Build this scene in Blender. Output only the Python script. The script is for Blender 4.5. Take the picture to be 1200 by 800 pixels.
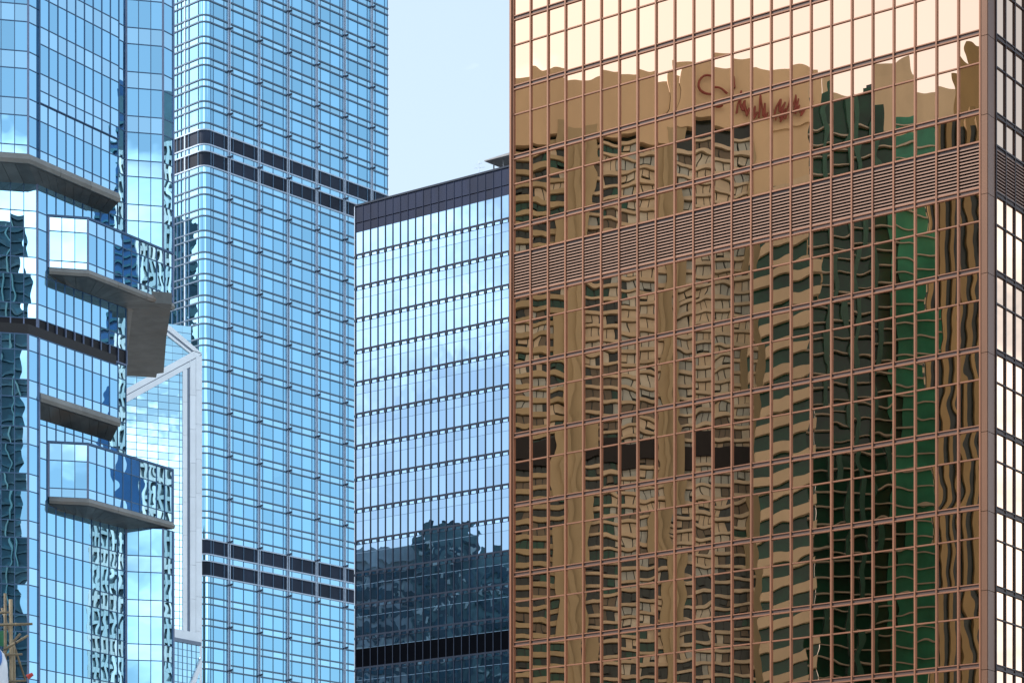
import bpy, math, random
from mathutils import Vector
R = math.radians
for o in list(bpy.data.objects):
    bpy.data.objects.remove(o)
sc = bpy.context.scene
COL = sc.collection

# ------------------------------------------------------------------ camera
F, HOR, CAMZ = 2900.0, 1250.0, 1.7          # focal length and horizon in photo pixels (1200 x 800)
cam = bpy.data.cameras.new('camera')
cam.sensor_width = 36.0
cam.lens = F / 1200.0 * 36.0
cam.shift_y = (HOR - 400.0) / 1200.0
cam.clip_start, cam.clip_end = 0.5, 6000
camo = bpy.data.objects.new('camera', cam)
camo.location = (0, 0, CAMZ)
camo.rotation_euler = (R(90), 0, 0)
COL.objects.link(camo)
sc.camera = camo
sc.render.resolution_x, sc.render.resolution_y = 1024, 682

# ------------------------------------------------------------------ sky, sun, exposure
SUN_AZ, SUN_EL = -90.0, 44.0               # azimuth clockwise from the view direction (+Y)
world = bpy.data.worlds.new('World')
sc.world = world
world.use_nodes = True
nt = world.node_tree
nt.nodes.clear()
def WN(t, **k):
    n = nt.nodes.new(t)
    for a, b in k.items():
        setattr(n, a, b)
    return n
sky = WN('ShaderNodeTexSky', sky_type='NISHITA', sun_disc=False, sun_elevation=R(SUN_EL),
         sun_rotation=R(SUN_AZ), altitude=20.0, air_density=1.0, dust_density=2.2, ozone_density=1.0)
tc = WN('ShaderNodeTexCoord')
mp = WN('ShaderNodeMapping')
mp.inputs['Scale'].default_value = (1.0, 1.0, 2.6)
mp.inputs['Location'].default_value = (29.5, 6.8, 14.6)
nz = WN('ShaderNodeTexNoise')
nz.inputs['Scale'].default_value = 1.9
nz.inputs['Detail'].default_value = 7.0
nz.inputs['Roughness'].default_value = 0.55
rp = WN('ShaderNodeValToRGB')
rp.color_ramp.elements[0].position = 0.525
rp.color_ramp.elements[1].position = 0.61
mul = WN('ShaderNodeMath', operation='MULTIPLY')
mul.inputs[1].default_value = 0.85
mx = WN('ShaderNodeMix', data_type='RGBA')
mx.inputs[7].default_value = (16.5, 17.2, 18.0, 1)      # sunlit cloud
veil = WN('ShaderNodeMix', data_type='RGBA')           # thin even haze layer over the whole sky
veil.inputs[0].default_value = 0.36
veil.inputs[7].default_value = (7.4, 8.8, 9.6, 1)
bg = WN('ShaderNodeBackground')
bg.inputs['Strength'].default_value = 0.10
wo = WN('ShaderNodeOutputWorld')
L = nt.links.new
L(tc.outputs['Generated'], mp.inputs['Vector']); L(mp.outputs[0], nz.inputs['Vector'])
L(nz.outputs[0], rp.inputs[0]); L(rp.outputs[0], mul.inputs[0]); L(mul.outputs[0], mx.inputs[0])
L(sky.outputs[0], veil.inputs[6]); L(veil.outputs[2], mx.inputs[6])
L(mx.outputs[2], bg.inputs['Color']); L(bg.outputs[0], wo.inputs[0])

sun = bpy.data.lights.new('sun', 'SUN')
sun.energy, sun.angle, sun.color = 3.6, R(0.53), (1.0, 0.93, 0.84)
suno = bpy.data.objects.new('sun', sun)
sd = Vector((math.sin(R(SUN_AZ)) * math.cos(R(SUN_EL)), math.cos(R(SUN_AZ)) * math.cos(R(SUN_EL)), math.sin(R(SUN_EL))))
suno.rotation_euler = sd.to_track_quat('Z', 'Y').to_euler()
suno.location = (0, 0, 300)
COL.objects.link(suno)
sc.view_settings.view_transform = 'Standard'
sc.view_settings.look = 'None'
sc.view_settings.gamma = 1.0
sc.view_settings.use_curve_mapping = False
sc.view_settings.exposure = 0.9
try:
    sc.cycles.max_bounces = 10
    sc.cycles.glossy_bounces = 8
    sc.cycles.diffuse_bounces = 3
except Exception:
    pass

rng = random.Random(7)

# ------------------------------------------------------------------ materials
MATS = {}
def newmat(name):
    m = bpy.data.materials.new(name)
    m.use_nodes = True
    n = m.node_tree
    n.nodes.clear()
    out = n.nodes.new('ShaderNodeOutputMaterial')
    b = n.nodes.new('ShaderNodeBsdfPrincipled')
    n.links.new(b.outputs[0], out.inputs[0])
    MATS[name] = m
    return m, n, b

def solid(name, col, rough=0.5, metal=0.0, var=0.12, scale=1.3, streak=0.0, stain=None, bump=0.0, spec=0.5):
    """procedural painted / anodised / concrete surface with mottling and streaks"""
    m, n, b = newmat(name)
    N, LK = n.nodes.new, n.links.new
    geo = N('ShaderNodeNewGeometry')
    mp = N('ShaderNodeMapping'); mp.inputs['Scale'].default_value = (1, 1, 0.25 if streak else 1)
    LK(geo.outputs['Position'], mp.inputs['Vector'])
    t = N('ShaderNodeTexNoise'); t.inputs['Scale'].default_value = scale; t.inputs['Detail'].default_value = 6
    t.inputs['Roughness'].default_value = 0.6
    LK(mp.outputs[0], t.inputs['Vector'])
    mr = N('ShaderNodeMapRange'); mr.inputs[1].default_value = 0.3; mr.inputs[2].default_value = 0.7
    mr.inputs[3].default_value = 1 - var; mr.inputs[4].default_value = 1 + var
    LK(t.outputs[0], mr.inputs[0])
    oi = N('ShaderNodeObjectInfo')
    mr2 = N('ShaderNodeMapRange'); mr2.inputs[3].default_value = 1 - var * .6; mr2.inputs[4].default_value = 1 + var * .6
    LK(oi.outputs['Random'], mr2.inputs[0])
    mm = N('ShaderNodeMath'); mm.operation = 'MULTIPLY'
    LK(mr.outputs[0], mm.inputs[0]); LK(mr2.outputs[0], mm.inputs[1])
    vm = N('ShaderNodeVectorMath'); vm.operation = 'SCALE'
    vm.inputs[0].default_value = col[:3]
    LK(mm.outputs[0], vm.inputs['Scale'])
    src = vm.outputs[0]
    if stain:
        t2 = N('ShaderNodeTexNoise'); t2.inputs['Scale'].default_value = scale * 0.5; t2.inputs['Detail'].default_value = 8
        LK(geo.outputs['Position'], t2.inputs['Vector'])
        r2 = N('ShaderNodeMapRange'); r2.inputs[1].default_value = 0.56; r2.inputs[2].default_value = 0.72; r2.inputs[4].default_value = 0.75
        LK(t2.outputs[0], r2.inputs[0])
        mxx = N('ShaderNodeMix'); mxx.data_type = 'RGBA'
        LK(r2.outputs[0], mxx.inputs[0]); LK(src, mxx.inputs[6]); mxx.inputs[7].default_value = (*stain, 1)
        src = mxx.outputs[2]
    LK(src, b.inputs['Base Color'])
    b.inputs['Roughness'].default_value = rough
    b.inputs['Metallic'].default_value = metal
    b.inputs['Specular IOR Level'].default_value = spec
    if bump:
        bp = N('ShaderNodeBump'); bp.inputs['Strength'].default_value = bump; bp.inputs['Distance'].default_value = 0.05
        LK(t.outputs[0], bp.inputs['Height']); LK(bp.outputs[0], b.inputs['Normal'])
    return m

def glass(name, tint, amp, scale, tilt, rough=0.0, var=0.1, spec=None):
    """coated mirror glass; every pane leans a little and is not quite flat (rnd = the pane's own numbers, UV in metres)"""
    m, n, b = newmat(name)
    N, LK = n.nodes.new, n.links.new
    uv = N('ShaderNodeUVMap'); uv.uv_map = 'UVMap'
    at = N('ShaderNodeAttribute'); at.attribute_name = 'rnd'
    sca = N('ShaderNodeVectorMath'); sca.operation = 'SCALE'; sca.inputs['Scale'].default_value = 61.0
    LK(at.outputs['Vector'], sca.inputs[0])
    add = N('ShaderNodeVectorMath'); add.operation = 'ADD'
    LK(uv.outputs[0], add.inputs[0]); LK(sca.outputs[0], add.inputs[1])
    t = N('ShaderNodeTexNoise'); t.inputs['Scale'].default_value = scale; t.inputs['Detail'].default_value = 0.6
    LK(add.outputs[0], t.inputs['Vector'])
    s1 = N('ShaderNodeVectorMath'); s1.operation = 'SUBTRACT'; s1.inputs[1].default_value = (.5, .5, .5)
    LK(t.outputs['Color'], s1.inputs[0])
    k1 = N('ShaderNodeVectorMath'); k1.operation = 'SCALE'; k1.inputs['Scale'].default_value = amp
    LK(s1.outputs[0], k1.inputs[0])
    sq = N('ShaderNodeSeparateXYZ'); LK(at.outputs['Vector'], sq.inputs[0])
    wv = N('ShaderNodeMapRange'); wv.inputs[3].default_value = amp * .25; wv.inputs[4].default_value = amp * 1.75
    LK(sq.outputs[2], wv.inputs[0]); LK(wv.outputs[0], k1.inputs['Scale'])
    s2 = N('ShaderNodeVectorMath'); s2.operation = 'SUBTRACT'; s2.inputs[1].default_value = (.5, .5, .5)
    LK(at.outputs['Vector'], s2.inputs[0])
    k2 = N('ShaderNodeVectorMath'); k2.operation = 'SCALE'; k2.inputs['Scale'].default_value = tilt
    LK(s2.outputs[0], k2.inputs[0])
    sm = N('ShaderNodeVectorMath'); sm.operation = 'ADD'
    LK(k1.outputs[0], sm.inputs[0]); LK(k2.outputs[0], sm.inputs[1])
    sp = N('ShaderNodeSeparateXYZ'); LK(sm.outputs[0], sp.inputs[0])
    geo = N('ShaderNodeNewGeometry')
    cr = N('ShaderNodeVectorMath'); cr.operation = 'CROSS_PRODUCT'; cr.inputs[1].default_value = (0, 0, 1)
    LK(geo.outputs['Normal'], cr.inputs[0])
    tx = N('ShaderNodeVectorMath'); tx.operation = 'SCALE'
    LK(cr.outputs[0], tx.inputs[0]); LK(sp.outputs[0], tx.inputs['Scale'])
    cz = N('ShaderNodeCombineXYZ'); LK(sp.outputs[1], cz.inputs[2])
    a1 = N('ShaderNodeVectorMath'); a1.operation = 'ADD'; LK(geo.outputs['Normal'], a1.inputs[0]); LK(tx.outputs[0], a1.inputs[1])
    a2 = N('ShaderNodeVectorMath'); a2.operation = 'ADD'; LK(a1.outputs[0], a2.inputs[0]); LK(cz.outputs[0], a2.inputs[1])
    nn = N('ShaderNodeVectorMath'); nn.operation = 'NORMALIZE'; LK(a2.outputs[0], nn.inputs[0])
    LK(nn.outputs[0], b.inputs['Normal'])
    mr = N('ShaderNodeMapRange'); mr.inputs[3].default_value = 1 - var; mr.inputs[4].default_value = 1 + var
    sp2 = N('ShaderNodeSeparateXYZ'); LK(at.outputs['Vector'], sp2.inputs[0]); LK(sp2.outputs[2], mr.inputs[0])
    vm = N('ShaderNodeVectorMath'); vm.operation = 'SCALE'; vm.inputs[0].default_value = tint
    LK(mr.outputs[0], vm.inputs['Scale'])
    LK(vm.outputs[0], b.inputs['Base Color'])
    b.inputs['Metallic'].default_value = 1.0
    b.inputs['Roughness'].default_value = rough
    return m

GOLD = glass('gold_glass', (0.90, 0.60, 0.415), 0.0044, 0.9, 0.0065, var=0.03)
MIDG = glass('pale_blue_glass', (0.27, 0.41, 0.57), 0.010, 0.9, 0.0025)
MIDS = glass('pale_strip_glass', (0.34, 0.52, 0.72), 0.010, 0.9, 0.004)
TOWG = glass('blue_tower_glass', (0.31, 0.60, 0.785), 0.010, 0.8, 0.006, var=0.12)
TOWS = glass('blue_spandrel_glass', (0.38, 0.66, 0.82), 0.010, 0.8, 0.006, var=0.12)
LIPG = glass('blue_mirror_glass', (0.325, 0.615, 0.82), 0.0050, 0.8, 0.0045, var=0.08)
LIPS = glass('pale_mirror_glass', (0.42, 0.69, 0.87), 0.0050, 0.8, 0.0045, var=0.08)
BANG = glass('grey_blue_glass', (0.44, 0.71, 0.84), 0.012, 0.8, 0.006)
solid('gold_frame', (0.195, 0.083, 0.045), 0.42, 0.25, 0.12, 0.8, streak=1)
solid('gold_frame_shaded', (0.028, 0.017, 0.018), 0.45, 0.0, 0.10, spec=.3)  # darker copy of gold_frame: shade of the unlit side put into the colour
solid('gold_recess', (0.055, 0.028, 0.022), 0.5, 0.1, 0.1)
solid('gold_column', (0.140, 0.068, 0.040), 0.38, 0.3, 0.12, 0.5, streak=1)
solid('gold_slat', (0.21, 0.115, 0.078), 0.5, 0.1, 0.1)
solid('dark_core', (0.012, 0.013, 0.016), 0.7, 0, 0.05)
solid('mid_frame', (0.005, 0.014, 0.034), 0.4, 0.0, 0.1, spec=.2)
solid('mid_parapet', (0.010, 0.018, 0.046), 0.5, 0.0, 0.2, 0.5, streak=1, spec=.1)
solid('mid_louver', (0.002, 0.0025, 0.004), 0.9, 0.0, 0.1, spec=0.0)
solid('tower_transom', (0.085, 0.135, 0.20), 0.35, 0.5, 0.1)
solid('tower_mullion', (0.36, 0.44, 0.55), 0.35, 0.4, 0.1)
solid('tower_line', (0.09, 0.17, 0.27), 0.4, 0.4, 0.1)
solid('tower_dark_panel', (0.018, 0.027, 0.048), 0.5, 0.0, 0.35, 0.12, spec=.12)
solid('tower_bracket', (0.04, 0.06, 0.10), 0.4, 0.4, 0.1)
solid('lip_mullion', (0.045, 0.100, 0.19), 0.35, 0.4, 0.1)
solid('lip_corner', (0.12, 0.16, 0.26), 0.35, 0.4, 0.1)
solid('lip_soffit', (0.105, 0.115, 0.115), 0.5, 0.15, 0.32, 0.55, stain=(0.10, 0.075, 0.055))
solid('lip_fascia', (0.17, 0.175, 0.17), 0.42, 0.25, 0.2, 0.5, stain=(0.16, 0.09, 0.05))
solid('lip_dark_panel', (0.006, 0.006, 0.010), 0.4, 0.0, 0.35, 0.6, spec=.2)
solid('white_cladding', (0.70, 0.77, 0.84), 0.4, 0.1, 0.06, 0.3)
solid('cladding_joint', (0.16, 0.21, 0.29), 0.5, 0.1, 0.1)
solid('bank_line', (0.12, 0.22, 0.34), 0.45, 0.2, 0.1)
solid('beige_concrete', (0.52, 0.435, 0.30), 0.8, 0, 0.12, 0.25, streak=1)
solid('tan_concrete', (0.38, 0.315, 0.19), 0.8, 0, 0.12, 0.25, streak=1)
solid('brown_stone', (0.27, 0.195, 0.085), 0.7, 0, 0.15, 0.3, streak=1)
solid('blind_window', (0.50, 0.49, 0.40), 0.4, 0, 0.2, 0.5)
solid('dark_window', (0.022, 0.036, 0.030), 0.15, 0, 0.5, 0.35)
solid('blind_warm', (0.54, 0.47, 0.34), 0.5, 0, 0.15, 0.5)
solid('blind_cool', (0.40, 0.45, 0.42), 0.4, 0, 0.2, 0.5)
solid('brown_glass', (0.17, 0.14, 0.09), 0.25, 0, 0.3, 0.4)
solid('black_opening', (0.008, 0.008, 0.009), 0.7, 0, 0.1)
solid('green_glass_dark', (0.005, 0.060, 0.036), 0.12, 0, 0.5, 0.2)
solid('green_glass_light', (0.028, 0.25, 0.165), 0.2, 0, 0.4, 0.2)
solid('green_rib', (0.015, 0.085, 0.06), 0.3, 0, 0.2)
solid('parapet_tan', (0.60, 0.465, 0.295), 0.8, 0, 0.10, 0.25, streak=1)
solid('pale_line', (0.40, 0.38, 0.33), 0.5, 0, 0.1)
solid('teal_block', (0.12, 0.20, 0.205), 0.6, 0, 0.3, 0.12)
solid('teal_dark', (0.035, 0.068, 0.085), 0.3, 0, 0.4, 0.2)
solid('deep_teal', (0.018, 0.075, 0.105), 0.3, 0, 0.4, 0.2)
solid('slate_window', (0.075, 0.115, 0.14), 0.3, 0, 0.5, 0.3)
solid('deep_blue', (0.010, 0.045, 0.12), 0.25, 0, 0.3, 0.2)
solid('grey_block', (0.36, 0.40, 0.41), 0.7, 0, 0.2, 0.2)
solid('white_block', (0.62, 0.62, 0.62), 0.7, 0, 0.1, 0.2)
solid('sign_red', (0.24, 0.05, 0.035), 0.5, 0, 0.1)
solid('bamboo', (0.21, 0.165, 0.10), 0.6, 0, 0.3, 6)
solid('lashing', (0.03, 0.03, 0.03), 0.7)
solid('net_green', (0.02, 0.16, 0.08), 0.7, 0, 0.3, 3)
solid('tarp_white', (0.66, 0.70, 0.76), 0.5, 0, 0.1, 3)
solid('tarp_blue', (0.06, 0.20, 0.55), 0.5, 0, 0.15, 3)
solid('tape_red', (0.45, 0.05, 0.04), 0.6)
solid('asphalt', (0.05, 0.05, 0.052), 0.85, 0, 0.25, 1.5)
solid('paving', (0.20, 0.205, 0.21), 0.8, 0, 0.2, 0.9)
solid('roof_grey', (0.16, 0.17, 0.19), 0.6, 0, 0.15)

# ------------------------------------------------------------------ helpers
WLOC = {}
def link(o, parent, w):
    COL.objects.link(o)
    WLOC[o.name] = Vector(w)
    if parent is not None:
        o.parent = parent
        o.location = Vector(w) - WLOC[parent.name]
    else:
        o.location = w
    return o

def tag(o, label=None, cat=None, group=None, kind=None):
    if label: o['label'] = label
    if cat: o['category'] = cat
    if group: o['group'] = group
    if kind: o['kind'] = kind
    return o

def thing(name, loc, label, cat, group=None):
    o = bpy.data.objects.new(name, None)
    o.empty_display_size = 1.0
    link(o, None, loc)
    return tag(o, label, cat, group)

def meshobj(name, verts, faces, mat, parent=None, uvs=None, rnds=None, fix=False, smooth=False):
    lo = [min(v[i] for v in verts) for i in range(3)]
    hi = [max(v[i] for v in verts) for i in range(3)]
    c = Vector([(lo[i] + hi[i]) / 2 for i in range(3)])
    if parent is None:
        c.z = lo[2]
    me = bpy.data.meshes.new(name)
    me.from_pydata([tuple(Vector(v) - c) for v in verts], [], faces)
    if uvs is not None:
        ul = me.uv_layers.new(name='UVMap')
        vi = [0] * len(me.loops)
        me.loops.foreach_get('vertex_index', vi)
        flat = []
        for i in vi:
            flat.extend(uvs[i])
        ul.data.foreach_set('uv', flat)
    if rnds is not None:
        a = me.attributes.new('rnd', 'FLOAT_VECTOR', 'POINT')
        flat = []
        for r in rnds:
            flat.extend(r)
        a.data.foreach_set('vector', flat)
    if fix:
        import bmesh
        bm = bmesh.new(); bm.from_mesh(me)
        bmesh.ops.recalc_face_normals(bm, faces=bm.faces)
        bm.to_mesh(me); bm.free()
    me.materials.append(MATS[mat] if isinstance(mat, str) else mat)
    if smooth:
        me.polygons.foreach_set('use_smooth', [True] * len(me.polygons))
    me.update()
    return link(bpy.data.objects.new(name, me), parent, c)

BOXF = [(0, 1, 2, 3), (7, 6, 5, 4), (0, 4, 5, 1), (1, 5, 6, 2), (2, 6, 7, 3), (3, 7, 4, 0)]
class Geo:
    """collects boxes and prisms for one mesh object"""
    def __init__(self):
        self.v, self.f = [], []
    def hexa(self, a, b):                       # a: four corners, b: the four opposite corners
        i = len(self.v)
        self.v += list(a) + list(b)
        self.f += [tuple(i + k for k in f) for f in BOXF]
        return self
    def box(self, x0, x1, y0, y1, z0, z1):
        return self.hexa([(x0, y0, z0), (x1, y0, z0), (x1, y0, z1), (x0, y0, z1)],
                         [(x0, y1, z0), (x1, y1, z0), (x1, y1, z1), (x0, y1, z1)])
    def prism(self, a, b):                      # a, b: same-length outlines
        n, i = len(a), len(self.v)
        self.v += list(a) + list(b)
        self.f += [tuple(range(i, i + n)), tuple(range(i + 2 * n - 1, i + n - 1, -1))]
        self.f += [(i + k, i + n + k, i + n + (k + 1) % n, i + (k + 1) % n) for k in range(n)]
        return self
    def tube(self, p, q, r0, r1, n=8):
        p, q = Vector(p), Vector(q)
        d = (q - p).normalized()
        a = d.orthogonal().normalized(); b = d.cross(a)
        A = [tuple(p + (a * math.cos(2 * math.pi * k / n) + b * math.sin(2 * math.pi * k / n)) * r0) for k in range(n)]
        B = [tuple(q + (a * math.cos(2 * math.pi * k / n) + b * math.sin(2 * math.pi * k / n)) * r1) for k in range(n)]
        return self.prism(A, B)
    def make(self, name, mat, parent=None, smooth=False):
        return meshobj(name, self.v, self.f, mat, parent, fix=True, smooth=smooth)

def world_at(px, py, Y):
    return Vector(((px - 600) / F * Y, Y, CAMZ + (HOR - py) / F * Y))
def xy_at(px, Y):
    return Vector(((px - 600) / F * Y, Y))
def az(deg):
    return Vector((math.sin(R(deg)), math.cos(R(deg))))

class Face:
    """a vertical facade plane: s metres along u from p0, z up, d metres outwards"""
    def __init__(self, p0, u, root):
        self.p0, self.u = Vector(p0), Vector(u).normalized()
        self.n = Vector((self.u.y, -self.u.x))
        self.root = root
    def s(self, px):                            # where the sight line through a photo column meets the plane
        k = (px - 600) / F
        return (k * self.p0.y - self.p0.x) / (self.u.x - k * self.u.y)
    def z(self, px, py):
        Y = self.p0.y + self.s(px) * self.u.y
        return CAMZ + (HOR - py) / F * Y
    def P(self, s, z, d=0.0):
        q = self.p0 + self.u * s + self.n * d
        return (q.x, q.y, z)
    def xy(self, s, d=0.0):
        return self.p0 + self.u * s + self.n * d
    def geo(self, g, s0, s1, z0, z1, d0, d1):
        return g.hexa([self.P(s0, z0, d1), self.P(s1, z0, d1), self.P(s1, z1, d1), self.P(s0, z1, d1)],
                      [self.P(s0, z0, d0), self.P(s1, z0, d0), self.P(s1, z1, d0), self.P(s0, z1, d0)])
    def box(self, name, s0, s1, z0, z1, d0, d1, mat, parent=None):
        return self.geo(Geo(), s0, s1, z0, z1, d0, d1).make(name, mat, parent or self.root)
    def poly(self, name, pts, d0, d1, mat, parent=None):         # pts: photo pixels lying on the plane
        q = [(self.s(a), self.z(a, b)) for a, b in pts]
        return Geo().prism([self.P(s, z, d1) for s, z in q], [self.P(s, z, d0) for s, z in q]).make(name, mat, parent or self.root)

PANES = {}
def pane(face, s0, s1, z0, z1, mat, name='window_pane', d=0.0, gap=0.015, shear=None):
    """queue one glass pane; build_panes() makes the objects"""
    s0 += gap; s1 -= gap; z0 += gap; z1 -= gap
    if s1 - s0 < 0.03 or z1 - z0 < 0.03:
        return
    f = [face.P(s0, z0, d), face.P(s1, z0, d), face.P(s1, z1, d), face.P(s0, z1, d)]
    b = [face.P(s0, z0, d - 0.03), face.P(s1, z0, d - 0.03), face.P(s1, z1, d - 0.03), face.P(s0, z1, d - 0.03)]
    w, h = s1 - s0, z1 - z0
    uv = [(0, 0), (w, 0), (w, h), (0, h)] * 2
    r = (rng.random(), rng.random(), rng.random())
    c = face.P((s0 + s1) / 2, (z0 + z1) / 2)
    px, py = 600 + F * c[0] / c[1], HOR - F * (c[2] - CAMZ) / c[1]
    p1 = face.P(s1, z0)
    area = abs(600 + F * p1[0] / p1[1] - (600 + F * f[0][0] / f[0][1])) * F * h / c[1]
    if not (-5 < px < 1205 and -5 < py < 805):
        area *= 0.01
    PANES.setdefault((face.root.name, name), []).append((area, f + b, uv, r, mat, face.root))

def build_panes(limit=290):
    for (rn, name), lst in PANES.items():
        lst.sort(key=lambda t: -t[0])
        root = lst[0][5]
        bym = {}
        for i, (area, v, uv, r, mat, _) in enumerate(lst):
            if i < limit:
                meshobj(name, v, BOXF, mat, root, uv, [r] * 8)
            else:
                V, FF, U, Q = bym.setdefault(mat.name, ([], [], [], []))
                k = len(V)
                V += v; U += uv; Q += [r] * 8
                FF += [tuple(k + j for j in f) for f in BOXF]
        for mn, (V, FF, U, Q) in bym.items():
            tag(meshobj('further_' + name + 's', V, FF, MATS[mn], root, U, Q), kind='stuff')

# ================================================================== ground
g = Geo(); g.box(-1500, 1500, -800, 2500, -1.0, 0.0)
tag(g.make('ground', 'paving'), kind='structure')
g = Geo(); g.box(-400, 400, 22, 44, 0.004, 0.012)
tag(g.make('road', 'asphalt'), kind='structure')

# ================================================================== gold tower
gold = thing('office_tower', (20, 122, 0), 'bronze framed office tower with gold mirror glass and a louvred floor', 'tower')
gl, gr = xy_at(602, 121.1), xy_at(1149, 106.4)
gf = Face(gl, gr - gl, gold)
NC, FH = 24, 3.4
Lg = gf.s(1149)
cw = Lg / NC
Z0 = gf.z(602, 755)
zk = lambda k: Z0 + FH * k
KLO, KHI = -2, 12
g2 = Face(gf.xy(Lg + 0.36), Vector((-gf.n.x, -gf.n.y)), gold)        # the narrow side: runs away from the corner
SIDE0, SIDEW, SIDEN = 0.74, 0.955, 9
for k in range(KLO, KHI):
    zb, zt = zk(k), zk(k + 1)
    ztr = zt - 0.385 * FH
    for face, n0, w, off in ((gf, NC, cw, 0.0), (g2, SIDEN, SIDEW, SIDE0)):
        for c in range(n0):
            a, b = off + c * w, off + (c + 1) * w
            pane(face, a, b, ztr, zt, GOLD, d=-0.02)
            if k != 5:
                pane(face, a, b, zb, ztr, GOLD, d=-0.02)
        if k == 5:                                             # louvred plant floor
            m = 13
            hh = (ztr - 0.12 - zb - 0.1) / m
            for q in range(m):
                z = zb + 0.14 + q * hh
                face_s0, face_s1 = off, off + n0 * w
                gg = Geo()
                gg.hexa([face.P(face_s0, z, 0.03), face.P(face_s1, z, 0.03), face.P(face_s1, z + hh * .42, 0.03), face.P(face_s0, z + hh * .42, 0.03)],
                        [face.P(face_s0, z + hh * .40, -0.12), face.P(face_s1, z + hh * .40, -0.12), face.P(face_s1, z + hh * .8, -0.12), face.P(face_s0, z + hh * .8, -0.12)])
                gg.make('louvre_slat', 'gold_slat', gold)
            face.box('louvre_shadow_strip', off, off + n0 * w, ztr - 0.14, ztr - 0.03, -0.1, 0.0, 'gold_frame_shaded')  # dark strip painted for the shadow gap above the slats
        # floor band: an upper shadow gap, a dark ledge and a light lip
        s0, s1 = off - (0.05 if face is gf else 0), off + n0 * w
        fm = 'gold_frame' if face is gf else 'gold_frame_shaded'  # side frame takes the copy with shade in its colour
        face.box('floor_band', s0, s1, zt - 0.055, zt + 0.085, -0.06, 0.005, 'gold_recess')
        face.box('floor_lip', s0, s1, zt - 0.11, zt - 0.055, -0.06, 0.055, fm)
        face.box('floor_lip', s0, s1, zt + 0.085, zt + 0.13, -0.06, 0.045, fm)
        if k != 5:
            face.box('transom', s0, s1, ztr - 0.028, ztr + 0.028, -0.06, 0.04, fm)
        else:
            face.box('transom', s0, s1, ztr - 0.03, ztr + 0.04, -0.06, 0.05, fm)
for face, n0, w, off in ((gf, NC, cw, 0.0), (g2, SIDEN, SIDEW, SIDE0)):
    for c in range(n0 + 1):
        ww = 0.037 if face is gf else 0.035
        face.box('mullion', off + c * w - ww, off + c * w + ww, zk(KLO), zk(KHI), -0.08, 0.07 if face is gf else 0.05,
                 'gold_frame' if face is gf else 'gold_frame_shaded')
gf.box('corner_trim', -0.17, -0.06, zk(KLO), zk(KHI), -0.3, 0.13, 'gold_frame')
for k in range(KLO, KHI):                                        # corner column, panel by panel
    a, b = zk(k) - 0.2 + 0.012, zk(k + 1) - 0.2 - 0.012
    gf.box('column_panel', Lg + 0.06, Lg + 0.34, a, b, -0.25, 0.05, 'gold_column')
    gg = Geo(); g2.geo(gg, -0.015, 0.68, a, b, -0.25, 0.0); gg.make('column_panel', 'gold_column', gold)
gg = Geo()
c0, c1 = gf.xy(0.0, -0.13), gf.xy(Lg + 0.24, -0.13)
e0, e1 = c0 - gf.n * 30, c1 - gf.n * 30
gg.prism([(p.x, p.y, 0) for p in (c0, c1, e1, e0)], [(p.x, p.y, zk(KHI)) for p in (c0, c1, e1, e0)])
gg.make('core', 'dark_core', gold)

# ================================================================== pale mid-height block
mid = thing('office_block', (0, 290, 0), 'pale blue glass office block with dark parapet, deep mullions and a black louvre band', 'building')
ml, mr_ = xy_at(417, 280.6), xy_at(597, 268.2)
mf = Face(ml, mr_ - ml, mid)
ext = 3                                                          # bays that carry on behind the gold tower
MW = mf.s(597) / 20
MC = 20 + ext
S1 = MC * MW
zl = lambda y: mf.z(417, y)
zroof, zpar = zl(243), zl(273)
lines = [zl(299 + 37.2 * i) for i in range(0, 17)]
for c in range(MC):
    a, b = c * MW, (c + 1) * MW
    mf.box('parapet_panel', a + .02, b - .02, zpar + 1.1, zroof, -0.2, 0.03, 'mid_parapet')
    mf.box('parapet_panel', a + .02, b - .02, zpar, zpar + 1.0, -0.2, 0.02, 'mid_parapet')
    pane(mf, a, b, lines[0], zpar, MIDG)
    for i, zt in enumerate(lines[:-1]):
        zb = lines[i + 1]
        pane(mf, a, b, zt - 0.44, zt - 0.12, MIDS, 'strip_pane')
        zm = zt - 1.42
        pane(mf, a, b, zm, zt - 0.46, MIDG)
        if i != 12:
            pane(mf, a, b, zb, zm, MIDG)
mf.box('louvre_band', 0, S1, lines[13] + 0.06, lines[12] - 1.46, -0.15, 0.04, 'mid_louver')
for i, zt in enumerate(lines):
    gg = Geo()
    mf.geo(gg, 0, S1, zt - 0.12, zt + 0.07, -0.1, 0.082)
    for c in range(MC + 1):
        mf.geo(gg, c * MW - 0.15, c * MW + 0.15, zt - 0.42, zt - 0.121, -0.1, 0.11)
    gg.make('floor_ledge', 'mid_frame', mid)
    mf.box('sill_line', 0, S1, zt - 0.475, zt - 0.435, -0.1, 0.04, 'mid_frame')
    mf.box('transom', 0, S1, zt - 1.44, zt - 1.40, -0.1, 0.03, 'tower_line')
for c in range(MC + 1):
    mf.box('mullion', c * MW - 0.045, c * MW + 0.045, lines[-1], zpar, -0.1, 0.085, 'mid_frame')
    mf.box('parapet_rib', c * MW - 0.035, c * MW + 0.035, zpar, zroof + 0.05, -0.1, 0.07, 'mid_parapet')
mf.box('coping', -0.1, S1, zroof + 0.05, zroof + 0.25, -0.5, 0.12, 'mid_frame')
mf.box('edge_trim', -0.16, -0.08, lines[-1], zroof + 0.04, -0.4, 0.10, 'tower_mullion')
c0, c1 = mf.xy(0.0, -0.21), mf.xy(S1, -0.21)
e0, e1 = c0 - mf.n * 25, c1 - mf.n * 25
Geo().prism([(p.x, p.y, 0) for p in (c0, c1, e1, e0)], [(p.x, p.y, zroof - 0.3) for p in (c0, c1, e1, e0)]).make('core', 'dark_core', mid)

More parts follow.
